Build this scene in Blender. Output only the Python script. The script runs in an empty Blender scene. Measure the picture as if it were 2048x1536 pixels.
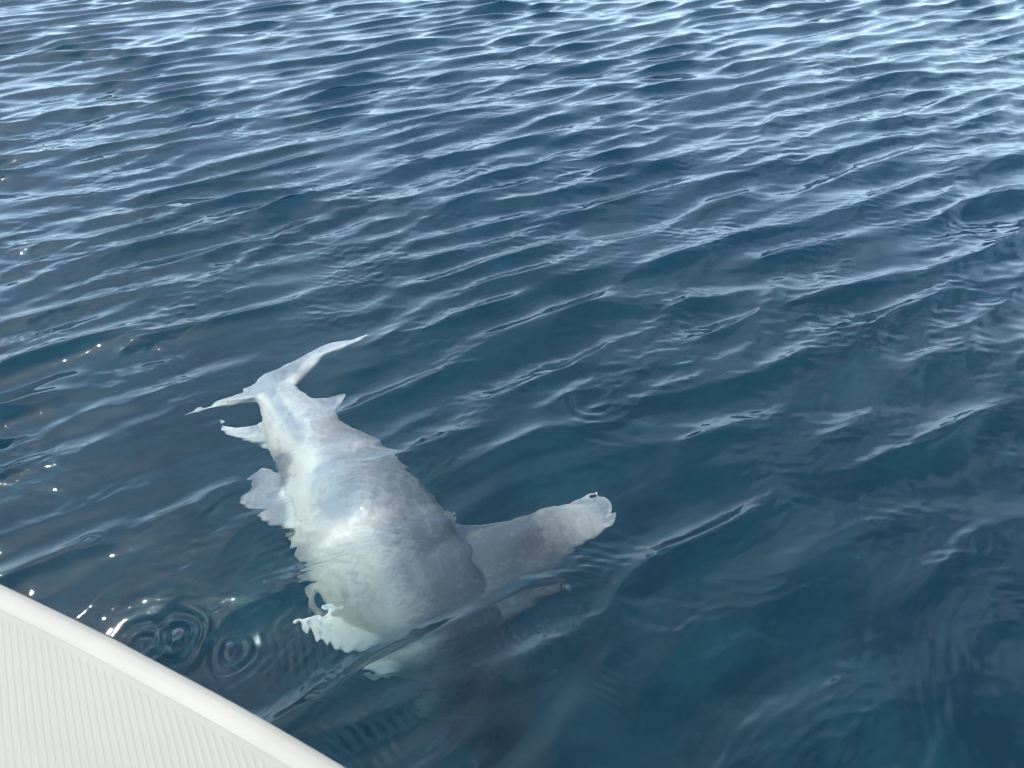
import bpy, bmesh, math, random
import numpy as np
from mathutils import Vector, Matrix

S = bpy.context.scene
C = S.collection
rng = np.random.default_rng(11)
random.seed(5)

# ------------------------------------------------------------------ camera
CAM_H = 2.25                      # eye height above the water
PITCH = 40.0                      # degrees below the horizon
LENS = 26.0
FPX = 2048 * LENS / 36.0          # focal length in pixels of the 2048 wide photograph
cd = bpy.data.cameras.new('camera')
cam = bpy.data.objects.new('camera', cd)
C.objects.link(cam)
cam.location = (0, 0, CAM_H)
cam.rotation_euler = (math.radians(90 - PITCH), 0, 0)
cd.lens = LENS
cd.sensor_width = 36
cd.clip_start = 0.05
cd.clip_end = 3000
cd.dof.use_dof = True
cd.dof.focus_distance = 3.2
cd.dof.aperture_fstop = 5.6
S.camera = cam

# ------------------------------------------------------------------ sky and sun
SUN_EL, SUN_AZ = 60.0, -60.0      # azimuth from +Y, negative = towards -X
world = bpy.data.worlds.new('World')
S.world = world
world.use_nodes = True
wn = world.node_tree
sky = wn.nodes.new('ShaderNodeTexSky')
sky.sky_type = 'NISHITA'
sky.sun_disc = False
sky.sun_elevation = math.radians(SUN_EL)
sky.sun_rotation = math.radians(SUN_AZ)
sky.air_density = 1.0
sky.dust_density = 0.9
sky.ozone_density = 1.5
# thin broken cloud spread evenly over the whole sky
_tc = wn.nodes.new('ShaderNodeTexCoord')
_sep = wn.nodes.new('ShaderNodeSeparateXYZ')
_add = wn.nodes.new('ShaderNodeMath')
_add.inputs[1].default_value = 0.12
_div = wn.nodes.new('ShaderNodeVectorMath')
_div.operation = 'DIVIDE'
_cmb = wn.nodes.new('ShaderNodeCombineXYZ')
_noi = wn.nodes.new('ShaderNodeTexNoise')
_noi.noise_dimensions = '4D'
_noi.inputs['W'].default_value = 0.0
_noi.inputs['Scale'].default_value = 2.1
_noi.inputs['Detail'].default_value = 7
_noi.inputs['Roughness'].default_value = 0.55
_noi.inputs['Distortion'].default_value = 0.4
_rmp = wn.nodes.new('ShaderNodeMapRange')
_rmp.inputs['From Min'].default_value = 0.46
_rmp.inputs['From Max'].default_value = 0.74
_rmp.inputs['To Max'].default_value = 0.85
_mix = wn.nodes.new('ShaderNodeMix')
_mix.data_type = 'RGBA'
_mix.inputs[7].default_value = (5.6, 7.7, 10.4, 1)
wn.links.new(_tc.outputs['Generated'], _sep.inputs[0])
wn.links.new(_sep.outputs['Z'], _add.inputs[0])
for _i in range(3):
    wn.links.new(_add.outputs[0], _cmb.inputs[_i])
wn.links.new(_tc.outputs['Generated'], _div.inputs[0])
wn.links.new(_cmb.outputs[0], _div.inputs[1])
wn.links.new(_div.outputs[0], _noi.inputs['Vector'])
wn.links.new(_noi.outputs[0], _rmp.inputs[0])
wn.links.new(_rmp.outputs[0], _mix.inputs[0])
wn.links.new(sky.outputs[0], _mix.inputs[6])
# bright haze low over the sea, the same all round
_hz = wn.nodes.new('ShaderNodeMapRange')
_hz.interpolation_type = 'SMOOTHSTEP'
_hz.inputs['From Min'].default_value = 0.0
_hz.inputs['From Max'].default_value = 0.62
_hz.inputs['To Min'].default_value = 0.72
_hz.inputs['To Max'].default_value = 0.0
_mh = wn.nodes.new('ShaderNodeMix')
_mh.data_type = 'RGBA'
_mh.inputs[7].default_value = (6.6, 9.2, 12.0, 1)
wn.links.new(_sep.outputs['Z'], _hz.inputs[0])
wn.links.new(_hz.outputs[0], _mh.inputs[0])
wn.links.new(_mix.outputs[2], _mh.inputs[6])
wn.links.new(_mh.outputs[2], wn.nodes['Background'].inputs[0])
wn.nodes['Background'].inputs[1].default_value = 0.15
sd = bpy.data.lights.new('sun', 'SUN')
sd.energy = 2.2
sd.angle = math.radians(0.53)
sd.color = (1.0, 0.965, 0.90)
sun = bpy.data.objects.new('sun', sd)
C.objects.link(sun)
_sv = Vector((math.sin(math.radians(SUN_AZ)) * math.cos(math.radians(SUN_EL)),
              math.cos(math.radians(SUN_AZ)) * math.cos(math.radians(SUN_EL)),
              math.sin(math.radians(SUN_EL))))
sun.rotation_euler = _sv.to_track_quat('Z', 'Y').to_euler()
sun.location = _sv * 30

vs = S.view_settings
vs.view_transform = 'Standard'
vs.look = 'None'
vs.exposure = 1.08
vs.gamma = 1.0
vs.use_curve_mapping = False
cy = S.cycles
cy.use_denoising = True
cy.max_bounces = 10
cy.transmission_bounces = 8
cy.glossy_bounces = 4
cy.diffuse_bounces = 3
cy.volume_bounces = 2
cy.caustics_refractive = True
cy.caustics_reflective = False
cy.blur_glossy = 0.3
cy.sample_clamp_indirect = 60.0
cy.sample_clamp_direct = 0.0
cy.filter_width = 1.1

# ------------------------------------------------------------------ helpers
_cp, _sp = math.cos(math.radians(PITCH)), math.sin(math.radians(PITCH))
IOR = 1.333

def ray(px, py):
    a, b = (px - 1024) / FPX, (768 - py) / FPX
    d = Vector((a, _cp + b * _sp, -_sp + b * _cp))
    return d.normalized()

def at_height(px, py, z):
    d = ray(px, py)
    return Vector((0, 0, CAM_H)) + d * ((z - CAM_H) / d.z)

def under(px, py, depth):
    """point at this depth below calm water seen at the pixel, bent by refraction"""
    d = ray(px, py)
    p = Vector((0, 0, CAM_H)) + d * (-CAM_H / d.z)
    h = Vector((d.x, d.y, 0)) / IOR
    t = Vector((h.x, h.y, -math.sqrt(1 - h.length_squared)))
    return p + t * (depth / -t.z)

def link(name, me, mat=None, parent=None):
    o = bpy.data.objects.new(name, me)
    C.objects.link(o)
    if mat:
        me.materials.append(mat)
    if parent:
        o.parent = parent
    return o

def tag(o, label=None, cat=None, group=None, kind=None):
    for k, v in (('label', label), ('category', cat), ('group', group), ('kind', kind)):
        if v:
            o[k] = v
    return o

def mesh_np(name, v, f, smooth=True):
    me = bpy.data.meshes.new(name)
    v = np.asarray(v, dtype=np.float32)
    f = np.asarray(f, dtype=np.int32)
    me.vertices.add(len(v))
    me.vertices.foreach_set('co', v.ravel())
    n = f.shape[1]
    me.loops.add(f.size)
    me.loops.foreach_set('vertex_index', f.ravel())
    me.polygons.add(len(f))
    me.polygons.foreach_set('loop_start', np.arange(0, f.size, n, dtype=np.int32))
    me.update(calc_edges=True)
    if smooth:
        me.shade_smooth()
    return me

def material(name):
    m = bpy.data.materials.new(name)
    m.use_nodes = True
    t = m.node_tree
    return m, t, t.nodes, t.links

# ------------------------------------------------------------------ materials
def make_water():
    m, t, N, L = material('sea_water')
    N.remove(N['Principled BSDF'])
    out = N['Material Output']
    g = N.new('ShaderNodeBsdfGlass')
    g.inputs['IOR'].default_value = IOR
    g.inputs['Roughness'].default_value = 0.014
    tc = N.new('ShaderNodeTexCoord')
    n1 = N.new('ShaderNodeTexNoise')
    n1.inputs['Scale'].default_value = 26
    n1.inputs['Detail'].default_value = 3
    mp = N.new('ShaderNodeMapping')
    mp.inputs['Rotation'].default_value = (0, 0, math.radians(-33))
    mp.inputs['Scale'].default_value = (0.45, 1.0, 1.0)
    L.new(tc.outputs['Object'], mp.inputs[0])
    L.new(mp.outputs[0], n1.inputs['Vector'])
    b = N.new('ShaderNodeBump')
    b.inputs['Strength'].default_value = 0.25
    b.inputs['Distance'].default_value = 0.004
    L.new(n1.outputs[0], b.inputs['Height'])
    L.new(b.outputs[0], g.inputs['Normal'])
    L.new(g.outputs[0], out.inputs['Surface'])
    va = N.new('ShaderNodeVolumeAbsorption')
    va.inputs['Color'].default_value = (0.37, 0.70, 0.745, 1)
    va.inputs['Density'].default_value = 0.68
    sc = N.new('ShaderNodeVolumeScatter')
    sc.inputs['Color'].default_value = (0.25, 0.58, 0.82, 1)
    sc.inputs['Density'].default_value = 0.12
    sc.inputs['Anisotropy'].default_value = 0.3
    ads = N.new('ShaderNodeAddShader')
    L.new(va.outputs[0], ads.inputs[0])
    L.new(sc.outputs[0], ads.inputs[1])
    L.new(ads.outputs[0], out.inputs['Volume'])
    return m

def make_seabed():
    m, t, N, L = material('deep_seabed')
    p = N['Principled BSDF']
    tc = N.new('ShaderNodeTexCoord')
    n = N.new('ShaderNodeTexNoise')
    n.inputs['Scale'].default_value = 1.1
    n.inputs['Detail'].default_value = 5
    r = N.new('ShaderNodeValToRGB')
    r.color_ramp.elements[0].position = 0.40
    r.color_ramp.elements[0].color = (0.025, 0.04, 0.045, 1)
    r.color_ramp.elements[1].position = 0.62
    r.color_ramp.elements[1].color = (0.26, 0.27, 0.25, 1)
    L.new(tc.outputs['Object'], n.inputs['Vector'])
    L.new(n.outputs[0], r.inputs[0])
    L.new(r.outputs[0], p.inputs['Base Color'])
    p.inputs['Roughness'].default_value = 0.95
    return m

def make_shark_skin():
    m, t, N, L = material('shark_skin')
    p = N['Principled BSDF']
    a = N.new('ShaderNodeAttribute')
    a.attribute_name = 'back'
    tc = N.new('ShaderNodeTexCoord')
    n = N.new('ShaderNodeTexNoise')
    n.inputs['Scale'].default_value = 9
    n.inputs['Detail'].default_value = 8
    n.inputs['Roughness'].default_value = 0.7
    n.inputs['Distortion'].default_value = 0.6
    L.new(tc.outputs['Object'], n.inputs['Vector'])
    mr = N.new('ShaderNodeMapRange')
    mr.inputs['From Min'].default_value = 0.25
    mr.inputs['From Max'].default_value = 0.75
    mr.inputs['To Min'].default_value = -0.2
    mr.inputs['To Max'].default_value = 0.2
    L.new(n.outputs[0], mr.inputs[0])
    ad = N.new('ShaderNodeMath')
    ad.operation = 'ADD'
    L.new(a.outputs['Fac'], ad.inputs[0])
    L.new(mr.outputs[0], ad.inputs[1])
    n2 = N.new('ShaderNodeTexNoise')
    n2.inputs['Scale'].default_value = 34
    n2.inputs['Detail'].default_value = 4
    L.new(tc.outputs['Object'], n2.inputs['Vector'])
    ad2 = N.new('ShaderNodeMath')
    ad2.operation = 'MULTIPLY_ADD'
    ad2.inputs[1].default_value = 0.55
    sb = N.new('ShaderNodeMath')
    sb.operation = 'SUBTRACT'
    sb.inputs[1].default_value = 0.275
    L.new(n2.outputs[0], ad2.inputs[0])
    L.new(ad.outputs[0], ad2.inputs[2])
    L.new(ad2.outputs[0], sb.inputs[0])
    ad = sb
    r = N.new('ShaderNodeValToRGB')
    e = r.color_ramp.elements
    e[0].position = 0.0
    e[0].color = (0.82, 0.765, 0.63, 1)
    e[1].position = 1.0
    e[1].color = (0.145, 0.14, 0.145, 1)
    k = e.new(0.45)
    k.color = (0.42, 0.39, 0.35, 1)
    L.new(ad.outputs[0], r.inputs[0])
    L.new(r.outputs[0], p.inputs['Base Color'])
    p.inputs['Roughness'].default_value = 0.6
    f = N.new('ShaderNodeTexNoise')
    f.inputs['Scale'].default_value = 160
    L.new(tc.outputs['Object'], f.inputs['Vector'])
    b = N.new('ShaderNodeBump')
    b.inputs['Strength'].default_value = 0.15
    b.inputs['Distance'].default_value = 0.004
    L.new(f.outputs[0], b.inputs['Height'])
    L.new(b.outputs[0], p.inputs['Normal'])
    return m

def plain(name, col, rough, noise=0.0, scale=20, coat=0.0):
    m, t, N, L = material(name)
    p = N['Principled BSDF']
    p.inputs['Roughness'].default_value = rough
    p.inputs['Coat Weight'].default_value = coat
    tc = N.new('ShaderNodeTexCoord')
    n = N.new('ShaderNodeTexNoise')
    n.inputs['Scale'].default_value = scale
    n.inputs['Detail'].default_value = 6
    L.new(tc.outputs['Object'], n.inputs['Vector'])
    r = N.new('ShaderNodeValToRGB')
    r.color_ramp.elements[0].position = 0.3
    r.color_ramp.elements[1].position = 0.7
    r.color_ramp.elements[0].color = tuple(c * (1 - noise) for c in col) + (1,)
    r.color_ramp.elements[1].color = tuple(col) + (1,)
    L.new(n.outputs[0], r.inputs[0])
    L.new(r.outputs[0], p.inputs['Base Color'])
    return m

M_WATER = make_water()
M_BED = make_seabed()
M_SKIN = make_shark_skin()
M_GEL = plain('white_gelcoat', (0.285, 0.262, 0.205), 0.5, 0.10, 7, 0.0)
M_NONSKID = plain('non_skid_gelcoat', (0.288, 0.264, 0.206), 0.6, 0.10, 9)
M_EYE = plain('shark_eye', (0.02, 0.02, 0.02), 0.2)
M_RUB = plain('rubbing_strake', (0.70, 0.70, 0.68), 0.5, 0.08, 12)

# ------------------------------------------------------------------ the sea
def graded(segments):
    """coordinates with a spacing that changes from segment to segment: (end, spacing at end)"""
    x, s = segments[0]
    out = [x]
    for end, s1 in segments[1:]:
        x0, s0 = x, s
        while x < end - 0.5 * s:
            k = (x - x0) / (end - x0)
            s = s0 + (s1 - s0) * k
            x += s
            out.append(x)
        s = s1
    return np.array(out)

def build_sea():
    # rows run away from the boat, each row spreads wider with distance
    u = np.linspace(-1, 1, 840)
    far = graded([(1.0, .01), (1.6, .08), (4, .6), (90, 20)])[1:]
    us = np.concatenate([-far[::-1], u, far])
    fwd = graded([(0.5, .0065), (2.9, .0065), (4.5, .010), (8, .020), (14, .05), (22, .3), (80, 3), (700, 60)])
    back = 0.5 - graded([(0, .0065), (0.5, .03), (2, .1), (6, .5), (40, 3), (400, 60)])[1:][::-1]
    ys = np.concatenate([back, fwd])
    half = 2.15 + 0.60 * np.clip(ys - 2.2, 0, 12)
    X = (us[None, :] * half[:, None]).astype(np.float32)
    Y = np.repeat(ys[:, None], len(us), 1).astype(np.float32)
    SP = np.maximum(np.gradient(us)[None, :] * half[:, None], np.gradient(ys)[:, None]).astype(np.float32)
    Z = np.zeros_like(X)
    DX = np.zeros_like(X)
    DY = np.zeros_like(X)
    # slow patches of stronger and weaker ruffling
    def blotch(seed, scale, n=9):
        r = np.random.default_rng(seed)
        q = np.zeros_like(X)
        for _ in range(n):
            a = r.uniform(0, 2 * math.pi)
            k = 2 * math.pi / (scale * r.uniform(.6, 1.8))
            q += np.sin(k * (math.cos(a) * X + math.sin(a) * Y) + r.uniform(0, 7)).astype(np.float32)
        return q / math.sqrt(n / 2)
    p1 = np.clip(1.0 + 0.22 * blotch(3, 2.2), 0.65, 1.6)
    p2 = np.clip(0.8 + 0.35 * blotch(8, 1.3), 0.35, 1.35)
    p3 = np.clip(0.7 + 0.60 * blotch(21, 0.8), 0.05, 1.6)
    p1b = np.clip(1.0 + 0.5 * blotch(31, 3.0), 0.2, 1.8)
    # the water lies a little calmer over the shark's tail and back
    t0, t1 = at_height(540, 850, 0), at_height(900, 1080, 0)
    calm = 1 - .50 * np.exp(-(((X - t0.x) / .62) ** 2 + ((Y - t0.y) / .50) ** 2)) - .38 * np.exp(-(((X - t1.x) / .60) ** 2 + ((Y - t1.y) / .42) ** 2))
    calm = np.clip(calm, .42, 1).astype(np.float32)
    main = math.radians(90 + 29)           # travel direction: crests run about 29 degrees off +X
    # families of waves: count, shortest, longest, direction, spread, slope of each, patchiness
    FAM = ((40, .19, .46, 0.0, .14, .044, p1), (12, .18, .42, .50, .14, .026, p2), (12, .24, .60, -.36, .12, .026, p1b),
           (14, .5, 1.3, -.05, .30, .030, None), (32, .075, .17, .0, .35, .019, p2), (36, .035, .075, .0, .45, .016, p3))
    for cnt, l0, l1, dd, spread, slope, patch in FAM:
        for _ in range(cnt):
            l = math.exp(rng.uniform(math.log(l0), math.log(l1)))
            k = 2 * math.pi / l
            ang = main + dd + rng.normal(0, spread)
            amp = slope * rng.uniform(.5, 1.35) / k
            w = np.clip((l / 3.0 - SP) / (l / 3.0 - l / 6.0), 0, 1)
            w = w * calm
            if patch is not None:
                w = w * patch
            ph = (k * (math.cos(ang) * X + math.sin(ang) * Y) + rng.uniform(0, 2 * math.pi)).astype(np.float32)
            Z += np.sin(ph) * w * np.float32(amp)
            c = np.cos(ph) * w * np.float32(amp * 0.95)
            DX += c * np.float32(math.cos(ang))
            DY += c * np.float32(math.sin(ang))
    # water stirred up by the shark's body: short ripples over its middle
    q0 = at_height(690, 1060, 0)
    q1 = at_height(640, 1190, 0)
    env = np.exp(-(((X - q0.x) / .42) ** 2 + ((Y - q0.y) / .36) ** 2)) + .9 * np.exp(-(((X - q1.x) / .30) ** 2 + ((Y - q1.y) / .28) ** 2))
    env = (env * np.clip(.8 + .5 * blotch(5, .5), .1, 2)).astype(np.float32)
    for _ in range(26):
        l = math.exp(rng.uniform(math.log(.026), math.log(.08)))
        ang = rng.normal(math.radians(110), .55)
        ph = (2 * math.pi / l * (math.cos(ang) * X + math.sin(ang) * Y) + rng.uniform(0, 7)).astype(np.float32)
        Z += np.sin(ph) * env * np.float32(.026 * rng.uniform(.6, 1.3) * l / (2 * math.pi))
    # rings spreading from drops and bubbles: pixel, radius, wavelength, height
    for px, py, R, l, a in ((352, 1272, .055, .055, .0065), (352, 1272, .02, .04, .006), (462, 1292, .045, .035, .0030),
                            (180, 1086, .03, .03, .0025), (640, 1352, .055, .03, .0014), (300, 888, .022, .018, .0010),
                            (1136, 1178, .02, .02, .0014), (1190, 800, .12, .06, .0012), (280, 1285, .05, .06, .005),
                            (735, 1015, .05, .04, .0012), (735, 1015, .13, .045, .0012), (735, 1015, .21, .05, .0010), (655, 1195, .05, .06, .004)):
        p = at_height(px, py, 0)
        r = np.hypot(X - p.x, Y - p.y)
        th = np.arctan2(Y - p.y, X - p.x)
        r = r * (1 + .10 * np.sin(2 * th + px) + .05 * np.sin(3 * th + py))
        a = a * (1 + .5 * np.sin(th + px * .7))
        Z += (a * np.cos(2 * math.pi * (r - R) / l) * np.exp(-((r - R) / (l * .9)) ** 2)).astype(np.float32)
    # short trains of capillary ripples: pixel, direction, wavelength, extent along and across, height
    for px, py, deg, l, ea, ew, a in ((720, 1480, 50, .034, .16, .12, .0016), (1220, 1390, 60, .03, .12, .10, .0010),
                                      (600, 1290, 20, .03, .10, .10, .0012), (1060, 1270, 20, .035, .14, .10, .0012),
                                      (720, 560, 60, .04, .20, .3, .0008), (1740, 810, 150, .05, .2, .2, .0009),
                                      (560, 1010, 95, .05, .14, .25, .0006), (640, 1080, 110, .035, .18, .30, .0013),
                                      (640, 1180, 100, .04, .16, .25, .0010), (1180, 1130, 75, .04, .15, .15, .0010),
                                      (560, 830, 95, .03, .12, .2, .0005), (660, 1270, 140, .035, .14, .2, .0014),
                                      (1500, 1420, 130, .045, .3, .4, .0008), (1850, 1330, 160, .05, .2, .3, .001)):
        p = at_height(px, py, 0)
        c, s = math.cos(math.radians(deg)), math.sin(math.radians(deg))
        u = c * (X - p.x) + s * (Y - p.y)
        v = -s * (X - p.x) + c * (Y - p.y)
        Z += (a * np.cos(2 * math.pi * (u + 2.0 * v * v * .3) / l) * np.exp(-(u / ea) ** 2 - (v / ew) ** 2)).astype(np.float32)
    X2, Y2 = X + DX, Y + DY
    ny, nx = X.shape
    idx = np.arange(nx * ny, dtype=np.int32).reshape(ny, nx)
    f = np.stack([idx[:-1, :-1], idx[:-1, 1:], idx[1:, 1:], idx[1:, :-1]], -1).reshape(-1, 4)
    me = mesh_np('sea', np.stack([X2.ravel(), Y2.ravel(), Z.ravel()], 1), f)
    print('sea quads', len(f))
    o = link('sea', me, M_WATER)
    tag(o, 'rippled blue sea surface', kind='structure')

def build_seabed():
    me = bpy.data.meshes.new('seabed')
    n = 60
    xs = np.linspace(-1, 1, n)
    xs = np.sign(xs) * np.abs(xs) ** 3 * 700
    X, Y = np.meshgrid(xs, xs)
    Z = -4.2 + 0.18 * np.sin(X * 1.3 + 1) * np.cos(Y * 0.9) + 0.1 * np.sin(X * .5 - Y * .7)
    idx = np.arange(n * n).reshape(n, n)
    f = np.stack([idx[:-1, :-1], idx[:-1, 1:], idx[1:, 1:], idx[1:, :-1]], -1).reshape(-1, 4)
    o = link('seabed', mesh_np('seabed', np.stack([X.ravel(), Y.ravel(), Z.ravel()], 1), f), M_BED)
    tag(o, 'dark sea floor under deep water', kind='structure')

build_seabed()
build_sea()

# ------------------------------------------------------------------ the shark
def catmull(P, n):
    P = np.asarray(P, float)
    m = len(P)
    Q = np.vstack([2 * P[0] - P[1], P, 2 * P[-1] - P[-2]])
    out = []
    for t in np.linspace(0, m - 1, n):
        i = min(int(t), m - 2)
        u = t - i
        a, b, c, d = Q[i], Q[i + 1], Q[i + 2], Q[i + 3]
        out.append(0.5 * (2 * b + (c - a) * u + (2 * a - 5 * b + 4 * c - d) * u * u + (3 * b - a - 3 * c + d) * u ** 3))
    return np.array(out)

def resample(P, n):
    P = np.asarray(P, float)
    D = catmull(P, 200)
    s = np.concatenate([[0], np.cumsum(np.linalg.norm(np.diff(D, axis=0), axis=1))])
    s /= s[-1]
    t = np.linspace(0, 1, n)
    return np.stack([np.interp(t, s, D[:, k]) for k in range(D.shape[1])], 1)

# stations: belly side pixel, back side pixel, depth, sideways thickness / height, tilt of the back towards the surface
STATIONS = [
    ((510, 786), (584, 764), .20, .55, 6),
    ((514, 812), (608, 788), .22, .60, 6),
    ((526, 866), (655, 820), .27, .66, 8),
    ((538, 920), (715, 870), .33, .72, 8),
    ((550, 975), (782, 915), .40, .76, 10),
    ((560, 1040), (842, 965), .47, .80, 10),
    ((578, 1100), (892, 1025), .50, .82, 8),
    ((622, 1165), (940, 1090), .58, .84, 10),
    ((690, 1230), (985, 1155), .72, .86, 18),
    ((765, 1300), (1020, 1225), 1.1, .90, 36),
    ((840, 1370), (1050, 1295), 1.6, .95, 50),
    ((905, 1430), (1075, 1362), 2.1, 1.05, 60),
]
ST = []
for (lp, rp, d, ratio, tilt) in STATIONS:
    a, b = np.array(under(*lp, d)), np.array(under(*rp, d))
    ST.append((0.5 * (a + b), b - a, ratio, tilt))
SPINE = np.array([s[0] for s in ST])
NS = 90
CEN = catmull(SPINE, NS)
TAN = np.gradient(CEN, axis=0)
TAN /= np.linalg.norm(TAN, axis=1)[:, None]
WID = catmull(np.array([s[1] for s in ST]), NS)
RAT = np.interp(np.linspace(0, len(ST) - 1, NS), range(len(ST)), [s[2] for s in ST])
TIL = np.interp(np.linspace(0, len(ST) - 1, NS), range(len(ST)), [s[3] for s in ST])
DOR = WID - (WID * TAN).sum(1)[:, None] * TAN
HALF = np.linalg.norm(DOR, axis=1) * 0.5
DOR /= np.linalg.norm(DOR, axis=1)[:, None]
LAT = np.cross(TAN, DOR)
LAT *= np.where(LAT[:, 2] < 0, -1, 1)[:, None]
for i in range(NS):
    c, s = math.cos(math.radians(TIL[i])), math.sin(math.radians(TIL[i]))
    d0, l0 = DOR[i].copy(), LAT[i].copy()
    DOR[i], LAT[i] = c * d0 + s * l0, c * l0 - s * d0
print('body length', np.linalg.norm(np.diff(CEN, axis=0), axis=1).sum(), 'max height', HALF.max() * 2)

def tube(rings, cap=True):
    n = rings.shape[1]
    v = rings.reshape(-1, 3).tolist()
    f = []
    for i in range(len(rings) - 1):
        for j in range(n):
            k = (j + 1) % n
            f.append((i * n + j, i * n + k, (i + 1) * n + k, (i + 1) * n + j))
    if cap:
        for i, flip in ((0, True), (len(rings) - 1, False)):
            v.append(rings[i].mean(0).tolist())
            c = len(v) - 1
            for j in range(n):
                k = (j + 1) % n
                f.append((i * n + k, i * n + j, c) if flip else (i * n + j, i * n + k, c))
    return v, f

PARTS = []

def body():
    th = np.linspace(0, 2 * math.pi, 40, endpoint=False)
    rings = []
    for i in range(NS):
        h, w = HALF[i], HALF[i] * RAT[i]
        ct, st_ = np.cos(th), np.sin(th)
        # the back is narrower than the belly
        ww = w * (1 - 0.16 * ct)
        rings.append(CEN[i] + np.outer(h * ct, DOR[i]) + np.outer(ww * st_, LAT[i]))
    PARTS.append(tube(np.array(rings)))

def head():
    """flattened neck running out into the wide hammer"""
    c0, t, d, l = CEN[-1], TAN[-1], DOR[-1], LAT[-1]
    h0 = HALF[-1]
    rings = []
    th = np.linspace(0, 2 * math.pi, 64, endpoint=False)
    for s, h, w in ((-.12, .95, 1.0), (0, .86, 1.05), (.10, .72, 1.15), (.20, .52, 1.30), (.30, .36, 1.25), (.38, .22, 1.0), (.43, .08, .6)):
        rings.append(c0 + t * s + np.outer(h0 * h * np.cos(th), d) + np.outer(h0 * w * np.sin(th), l))
    PARTS.append(tube(np.array(rings)))
    # hammer: wing across the snout, rounded front edge, squared ends
    span = .46
    rings = []
    ph = np.linspace(0, 2 * math.pi, 28, endpoint=False)
    for u in np.linspace(-1, 1, 41):
        e = abs(u)
        front = .40 - .05 * e ** 2 - .03 * math.cos(u * 9) * (1 - e)
        rear = .17 + .10 * e ** 1.2
        mid, ch = .5 * (front + rear), .5 * (front - rear)
        k = 1.0 if e < .93 else math.sqrt(max(0.02, 1 - ((e - .93) / .07) ** 2))
        thick = (.055 - .022 * e) * (.55 + .45 * k)
        if e > .86:
            thick *= 1.18
        p = c0 + l * (u * span) + t * mid
        rings.append(p + np.outer(ch * k * np.sign(np.cos(ph)) * np.abs(np.cos(ph)) ** .8, t) + np.outer(thick * np.sin(ph), d))
    PARTS.append(tube(np.array(rings)))
    return [c0 + l * (u * span) + t * .315 for u in (-.985, .985)]

def fin(lead, trail, th_root, th_tip, n=26, m=18, bulge=None):
    """lofted from its leading and trailing edges (both root to tip), lens-shaped in section"""
    A, B = resample(lead, n), resample(trail, n)
    rings = []
    for i in range(n):
        u = i / (n - 1)
        ch = B[i] - A[i]
        span = (A[min(i + 1, n - 1)] + B[min(i + 1, n - 1)]) - (A[max(i - 1, 0)] + B[max(i - 1, 0)])
        nor = np.cross(ch, span)
        ln = np.linalg.norm(nor)
        if ln < 1e-9:
            nor = rings_n
        else:
            nor = nor / ln
        rings_n = nor
        t = th_tip + (th_root - th_tip) * (1 - u) ** 1.6
        q = np.linspace(0, 2 * math.pi, 2 * m, endpoint=False)
        x = 0.5 - 0.5 * np.cos(q)
        prof = np.sign(np.sin(q)) * np.abs(np.sin(q)) ** .7 * (0.6 + 0.4 * np.sqrt(np.clip(1 - x, 0, 1)))
        rings.append(A[i] + np.outer(x, ch) + np.outer(prof * t, nor))
    PARTS.append(tube(np.array(rings)))

def U(pts):
    return [np.array(under(px, py, d)) for px, py, d in pts]

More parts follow.
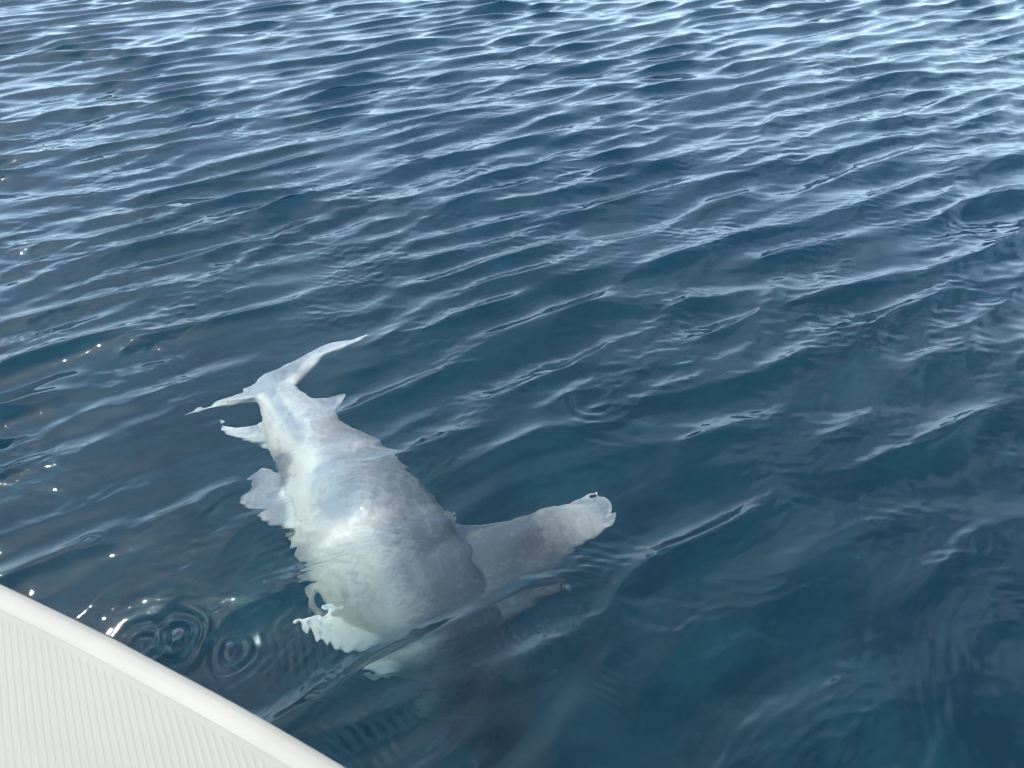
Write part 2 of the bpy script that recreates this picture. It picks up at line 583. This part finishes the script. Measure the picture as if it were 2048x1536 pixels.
def make_shark():
    body()
    eyes = head()
    # tail: upper lobe runs to the right, lower lobe to the left
    fin(U([(590, 800, .20), (590, 772, .19), (624, 738, .17), (648, 715, .15), (676, 702, .13), (708, 690, .11), (740, 674, .10)]),
        U([(512, 800, .20), (512, 763, .19), (545, 741, .17), (592, 720, .15), (655, 686, .13), (700, 680, .11), (738, 671, .10)]), .045, .010)
    fin(U([(570, 812, .21), (510, 800, .20), (462, 804, .21), (415, 813, .22), (362, 826, .23)]),
        U([(570, 760, .20), (520, 758, .20), (480, 782, .21), (420, 803, .22), (364, 823, .23)]), .040, .010)
    # second dorsal
    fin(U([(645, 862, .26), (670, 838, .24), (684, 810, .21), (690, 786, .19)]),
        U([(590, 800, .24), (614, 794, .22), (652, 790, .20), (682, 782, .19)]), .035, .010)
    # anal fin
    fin(U([(560, 905, .32), (520, 893, .31), (480, 880, .29), (436, 858, .27)]),
        U([(560, 838, .28), (522, 846, .28), (482, 853, .28), (440, 842, .27)]), .035, .010)
    # pelvic fins
    fin(U([(620, 1060, .40), (560, 1050, .36), (510, 1026, .33), (474, 1004, .31)]),
        U([(600, 960, .36), (566, 958, .34), (524, 936, .32), (480, 990, .31)]), .035, .010)
    fin(U([(620, 1070, .60), (585, 1060, .68), (560, 1040, .76), (545, 1020, .82)]),
        U([(600, 980, .55), (580, 975, .62), (562, 962, .70), (545, 1000, .82)]), .035, .010)
    # first dorsal: tall and swept back
    fin(U([(985, 1240, .78), (1050, 1190, .70), (1118, 1160, .58), (1158, 1104, .42), (1200, 1066, .28), (1226, 1044, .23), (1230, 1018, .21)]),
        U([(840, 1000, .56), (905, 1036, .56), (985, 1048, .50), (1060, 1034, .38), (1130, 1002, .26), (1190, 984, .22), (1212, 988, .21)]), .11, .012)
    # pectoral fins
    fin(U([(850, 1325, 1.0), (768, 1326, .74), (690, 1314, .58), (630, 1272, .50), (588, 1230, .45)]),
        U([(770, 1200, .74), (712, 1190, .58), (664, 1206, .52), (624, 1218, .48), (590, 1222, .45)]), .050, .011)
    fin(U([(900, 1330, 1.05), (850, 1350, 1.25), (790, 1345, 1.42), (740, 1320, 1.55), (700, 1290, 1.65)]),
        U([(820, 1220, .95), (780, 1240, 1.12), (750, 1260, 1.3), (720, 1275, 1.48), (700, 1285, 1.65)]), .050, .011)
    v, f = [], []
    for pv, pf in PARTS:
        o = len(v)
        v += pv
        f += [tuple(i + o for i in q) for q in pf]
    me = bpy.data.meshes.new('shark')
    me.from_pydata([tuple(map(float, p)) for p in v], [], f)
    bm = bmesh.new()
    bm.from_mesh(me)
    bmesh.ops.recalc_face_normals(bm, faces=bm.faces)
    bm.to_mesh(me)
    bm.free()
    tmp = bpy.data.objects.new('shark_source', me)
    C.objects.link(tmp)
    md = tmp.modifiers.new('r', 'REMESH')
    md.mode = 'VOXEL'
    md.voxel_size = 0.0068
    sm = tmp.modifiers.new('s', 'CORRECTIVE_SMOOTH')
    sm.iterations = 10
    sm.use_only_smooth = True
    dg = bpy.context.evaluated_depsgraph_get()
    m2 = bpy.data.meshes.new_from_object(tmp.evaluated_get(dg))
    bpy.data.objects.remove(tmp)
    m2.name = 'shark'
    m2.shade_smooth()
    P = np.empty(len(m2.vertices) * 3, dtype=np.float32)
    m2.vertices.foreach_get('co', P)
    P = P.reshape(-1, 3)
    # how far towards the back each point of skin lies, 0 = belly, 1 = back
    best = np.full(len(P), 1e9)
    near = np.zeros(len(P), dtype=int)
    for i in range(0, NS):
        dd = ((P - CEN[i]) ** 2).sum(1)
        k = dd < best
        best[k] = dd[k]
        near[k] = i
    u = ((P - CEN[near]) * DOR[near]).sum(1) / HALF[near]
    s = near / (NS - 1)
    dark = np.interp(s, [0, .12, .30, .50, .75, 1], [.30, .30, .60, .95, 1.0, 1.0])  # bright light on the tail painted in as a paler back
    back = np.clip((u + .18) / .85, 0, 1)
    back = back * back * (3 - 2 * back) * dark
    hd = np.clip((s - .84) / .14, 0, 1)             # the head is dark above
    hb = np.clip((u + .45) / .5, 0, 1)
    back = np.maximum(back, hd * hb)
    fa = np.clip((u - 2.0) / .7, 0, 1)             # sunlight on the tall fin's tip, painted as paler skin
    back = back * (1 - .70 * fa)
    tip, root = np.array(under(478, 1002, .32)), np.array(under(575, 1002, .36))     # greyish pelvic fin
    ax = (tip - root) / np.linalg.norm(tip - root)
    al = ((P - root) @ ax) / np.linalg.norm(tip - root)
    pv = np.clip(al * 5 + .3, 0, 1) * np.clip((.30 - np.linalg.norm(P - .5 * (tip + root), axis=1)) / .08, 0, 1)
    back = np.maximum(back, .58 * pv)
    at = m2.attributes.new('back', 'FLOAT', 'POINT')
    at.data.foreach_set('value', back.astype(np.float32))
    base = Vector(CEN[NS // 2])
    m2.transform(Matrix.Translation(-base))
    o = link('shark', m2, M_SKIN)
    o.location = base
    tag(o, 'pale grey hammerhead shark swimming on its side just under the rippled surface', 'shark')
    print('shark faces', len(m2.polygons))
    for e in eyes:
        bm = bmesh.new()
        bmesh.ops.create_icosphere(bm, subdivisions=2, radius=.020)
        em = bpy.data.meshes.new('eye')
        bm.to_mesh(em)
        bm.free()
        em.shade_smooth()
        eo = link('eye', em, M_EYE, o)
        eo.location = Vector(e) - base
    return o

make_shark()

# ------------------------------------------------------------------ the boat
GZ = 1.12                                     # height of the gunwale top above the water
def make_boat():
    # outer edge of the deck, traced along the photograph at the gunwale's height and carried on past the frame
    edge = [at_height(px, py, GZ) for px, py in ((0, 1163), (352, 1339), (705, 1538))]
    a, b = edge[0], edge[-1]
    d0 = (edge[0] - edge[1]).normalized()
    d1 = (edge[-1] - edge[-2]).normalized()
    pts = [a + d0 * 2.4 + Vector((-.10, -.10, 0)), a + d0 * 1.2 + Vector((-.02, -.02, 0))] + edge + [b + d1 * .8 + Vector((-.01, -.02, 0)), b + d1 * 1.8 + Vector((-.04, -.08, 0))]
    E = resample([tuple(p) for p in pts], 120)
    T = np.gradient(E, axis=0)
    T /= np.linalg.norm(T, axis=1)[:, None]
    OUT = np.cross(T, (0, 0, 1.0))
    if OUT[60][1] < 0 and OUT[60][0] < 0:
        OUT = -OUT
    if OUT[60] @ np.array([0.5, 0.8, 0]) < 0:
        OUT = -OUT
    base = Vector(E[60] * np.array([1, 1, 0]))
    root = bpy.data.objects.new('boat', None)
    C.objects.link(root)
    root.location = base
    tag(root, 'white fibreglass boat whose ribbed side deck juts over the water', 'boat')
    B = np.array(base)
    def strip(name, prof, mat):
        """sweep a profile (inboard distance, height) along the edge"""
        n = len(prof)
        v = np.array([[E[i] - OUT[i] * p[0] + np.array([0, 0, p[1]]) - B for p in prof] for i in range(len(E))]).reshape(-1, 3)
        idx = np.arange(len(v)).reshape(len(E), n)
        f = np.stack([idx[:-1, :-1], idx[1:, :-1], idx[1:, 1:], idx[:-1, 1:]], -1).reshape(-1, 4)
        me = mesh_np(name, v, f)
        return link(name, me, mat, root)
    # rounded gunwale band and the deck inboard of it
    R = .014
    band = [(.012, -.085), (.0, -.075)] + [(R - R * math.cos(q), -R + R * math.sin(q)) for q in np.linspace(0, math.pi / 2, 12)]
    band += [(.024, .0003), (.030, -.0002), (.036, -.0010), (.040, -.0016)]
    strip('gunwale', band, M_GEL)
    strip('side_deck', [(.0395, -.002), (.2, -.002), (.55, -.004), (.58, -.02), (.60, -.12), (.62, -.65)], M_NONSKID)
    strip('cockpit_floor', [(.6185, -.652), (1.2, -.655), (2.3, -.655)], M_NONSKID)
    strip('rubbing_strake', [(.013, -.086), (-.004, -.09), (-.008, -.105), (-.004, -.12), (.016, -.126)], M_RUB)
    strip('hull_side', [(.018, -.127), (.05, -.30), (.12, -.7), (.24, -1.12), (.40, -1.45), (.8, -1.7)], M_GEL)
    # raised non-skid ribs running across the deck
    rdir = np.array(at_height(165, 1530, GZ) - at_height(128, 1290, GZ))
    rdir /= np.linalg.norm(rdir)
    pitch = np.array([-rdir[1], rdir[0], 0])
    if pitch[0] < 0:
        pitch = -pitch
    P0 = np.array(at_height(0, 1240, GZ))
    line = E - OUT * .052
    inner = E - OUT * .545
    w, hgt = .0041, .00045
    meshes = {}
    for k in range(-48, 75):
        off = k * .0105
        def cross(poly):
            s = (poly - P0) @ pitch - off
            for i in range(len(s) - 1):
                if s[i] * s[i + 1] <= 0 and s[i] != s[i + 1]:
                    q = s[i] / (s[i] - s[i + 1])
                    return poly[i] * (1 - q) + poly[i + 1] * q
        a_, b_ = cross(line), cross(inner)
        if a_ is None or b_ is None:
            continue
        ln = (b_ - a_) @ rdir
        if ln < .05:
            continue
        ln = round(min(ln, 1.1), 2)
        if ln not in meshes:
            prof = [(-w, -.001), (-w * .6, hgt * .75), (0, hgt), (w * .6, hgt * .75), (w, -.001)]
            v = []
            for s_, z in ((0, .15), (.008, 1), (ln - .008, 1), (ln, .15)):
                for x, y in prof:
                    v.append(tuple(rdir * s_ + pitch * x + np.array([0, 0, y * z])))
            f = [(i * 5 + j, i * 5 + j + 1, i * 5 + j + 6, i * 5 + j + 5) for i in range(3) for j in range(4)]
            me = bpy.data.meshes.new('non_skid_rib')
            me.from_pydata(v, [], f)
            me.shade_smooth()
            me.materials.append(M_NONSKID)
            meshes[ln] = me
        o = bpy.data.objects.new('non_skid_rib', meshes[ln])
        C.objects.link(o)
        o.parent = root
        o.location = Vector(a_ - B) + Vector((0, 0, -.002))
make_boat()

# ------------------------------------------------------------------ bubbles
def make_bubbles():
    m, t, N, L = material('bubble_film')
    N.remove(N['Principled BSDF'])
    g = N.new('ShaderNodeBsdfGlass')
    g.inputs['IOR'].default_value = 1.333
    g.inputs['Roughness'].default_value = 0.02
    L.new(g.outputs[0], N['Material Output'].inputs[0])
    for px, py, r, label in ((180, 1085, .022, 'clear round bubble floating in its ripple ring above the boat deck'),
                             (1136, 1178, .011, 'tiny clear bubble floating beside the tall dorsal fin of the shark'),
                             (356, 1268, .020, 'clear bubble in the middle of the largest splash ring beside the boat'),
                             (460, 1292, .014, 'small clear bubble in the smaller splash ring between boat and shark')):
        v, f = [], []
        nu, nv = 28, 10
        for rr in (r, r * .965):
            for j in range(nv):
                q = math.pi / 2 * j / (nv - 1) * .999
                for i in range(nu):
                    a = 2 * math.pi * i / nu
                    v.append((rr * math.cos(q) * math.cos(a), rr * math.cos(q) * math.sin(a), rr * math.sin(q) * .8))
        for s in (0, 1):
            o = s * nu * nv
            for j in range(nv - 1):
                for i in range(nu):
                    k = (i + 1) % nu
                    q = (o + j * nu + i, o + j * nu + k, o + (j + 1) * nu + k, o + (j + 1) * nu + i)
                    f.append(q if s == 0 else q[::-1])
        for i in range(nu):
            k = (i + 1) % nu
            f.append((i, nu * nv + i, nu * nv + k, k))
        me = bpy.data.meshes.new('bubble')
        me.from_pydata(v, [], f)
        me.shade_smooth()
        o = link('bubble', me, m)
        p = at_height(px, py, 0)
        o.location = (p.x, p.y, .002)
        tag(o, label, 'bubble', 'bubbles on the surface')
make_bubbles()
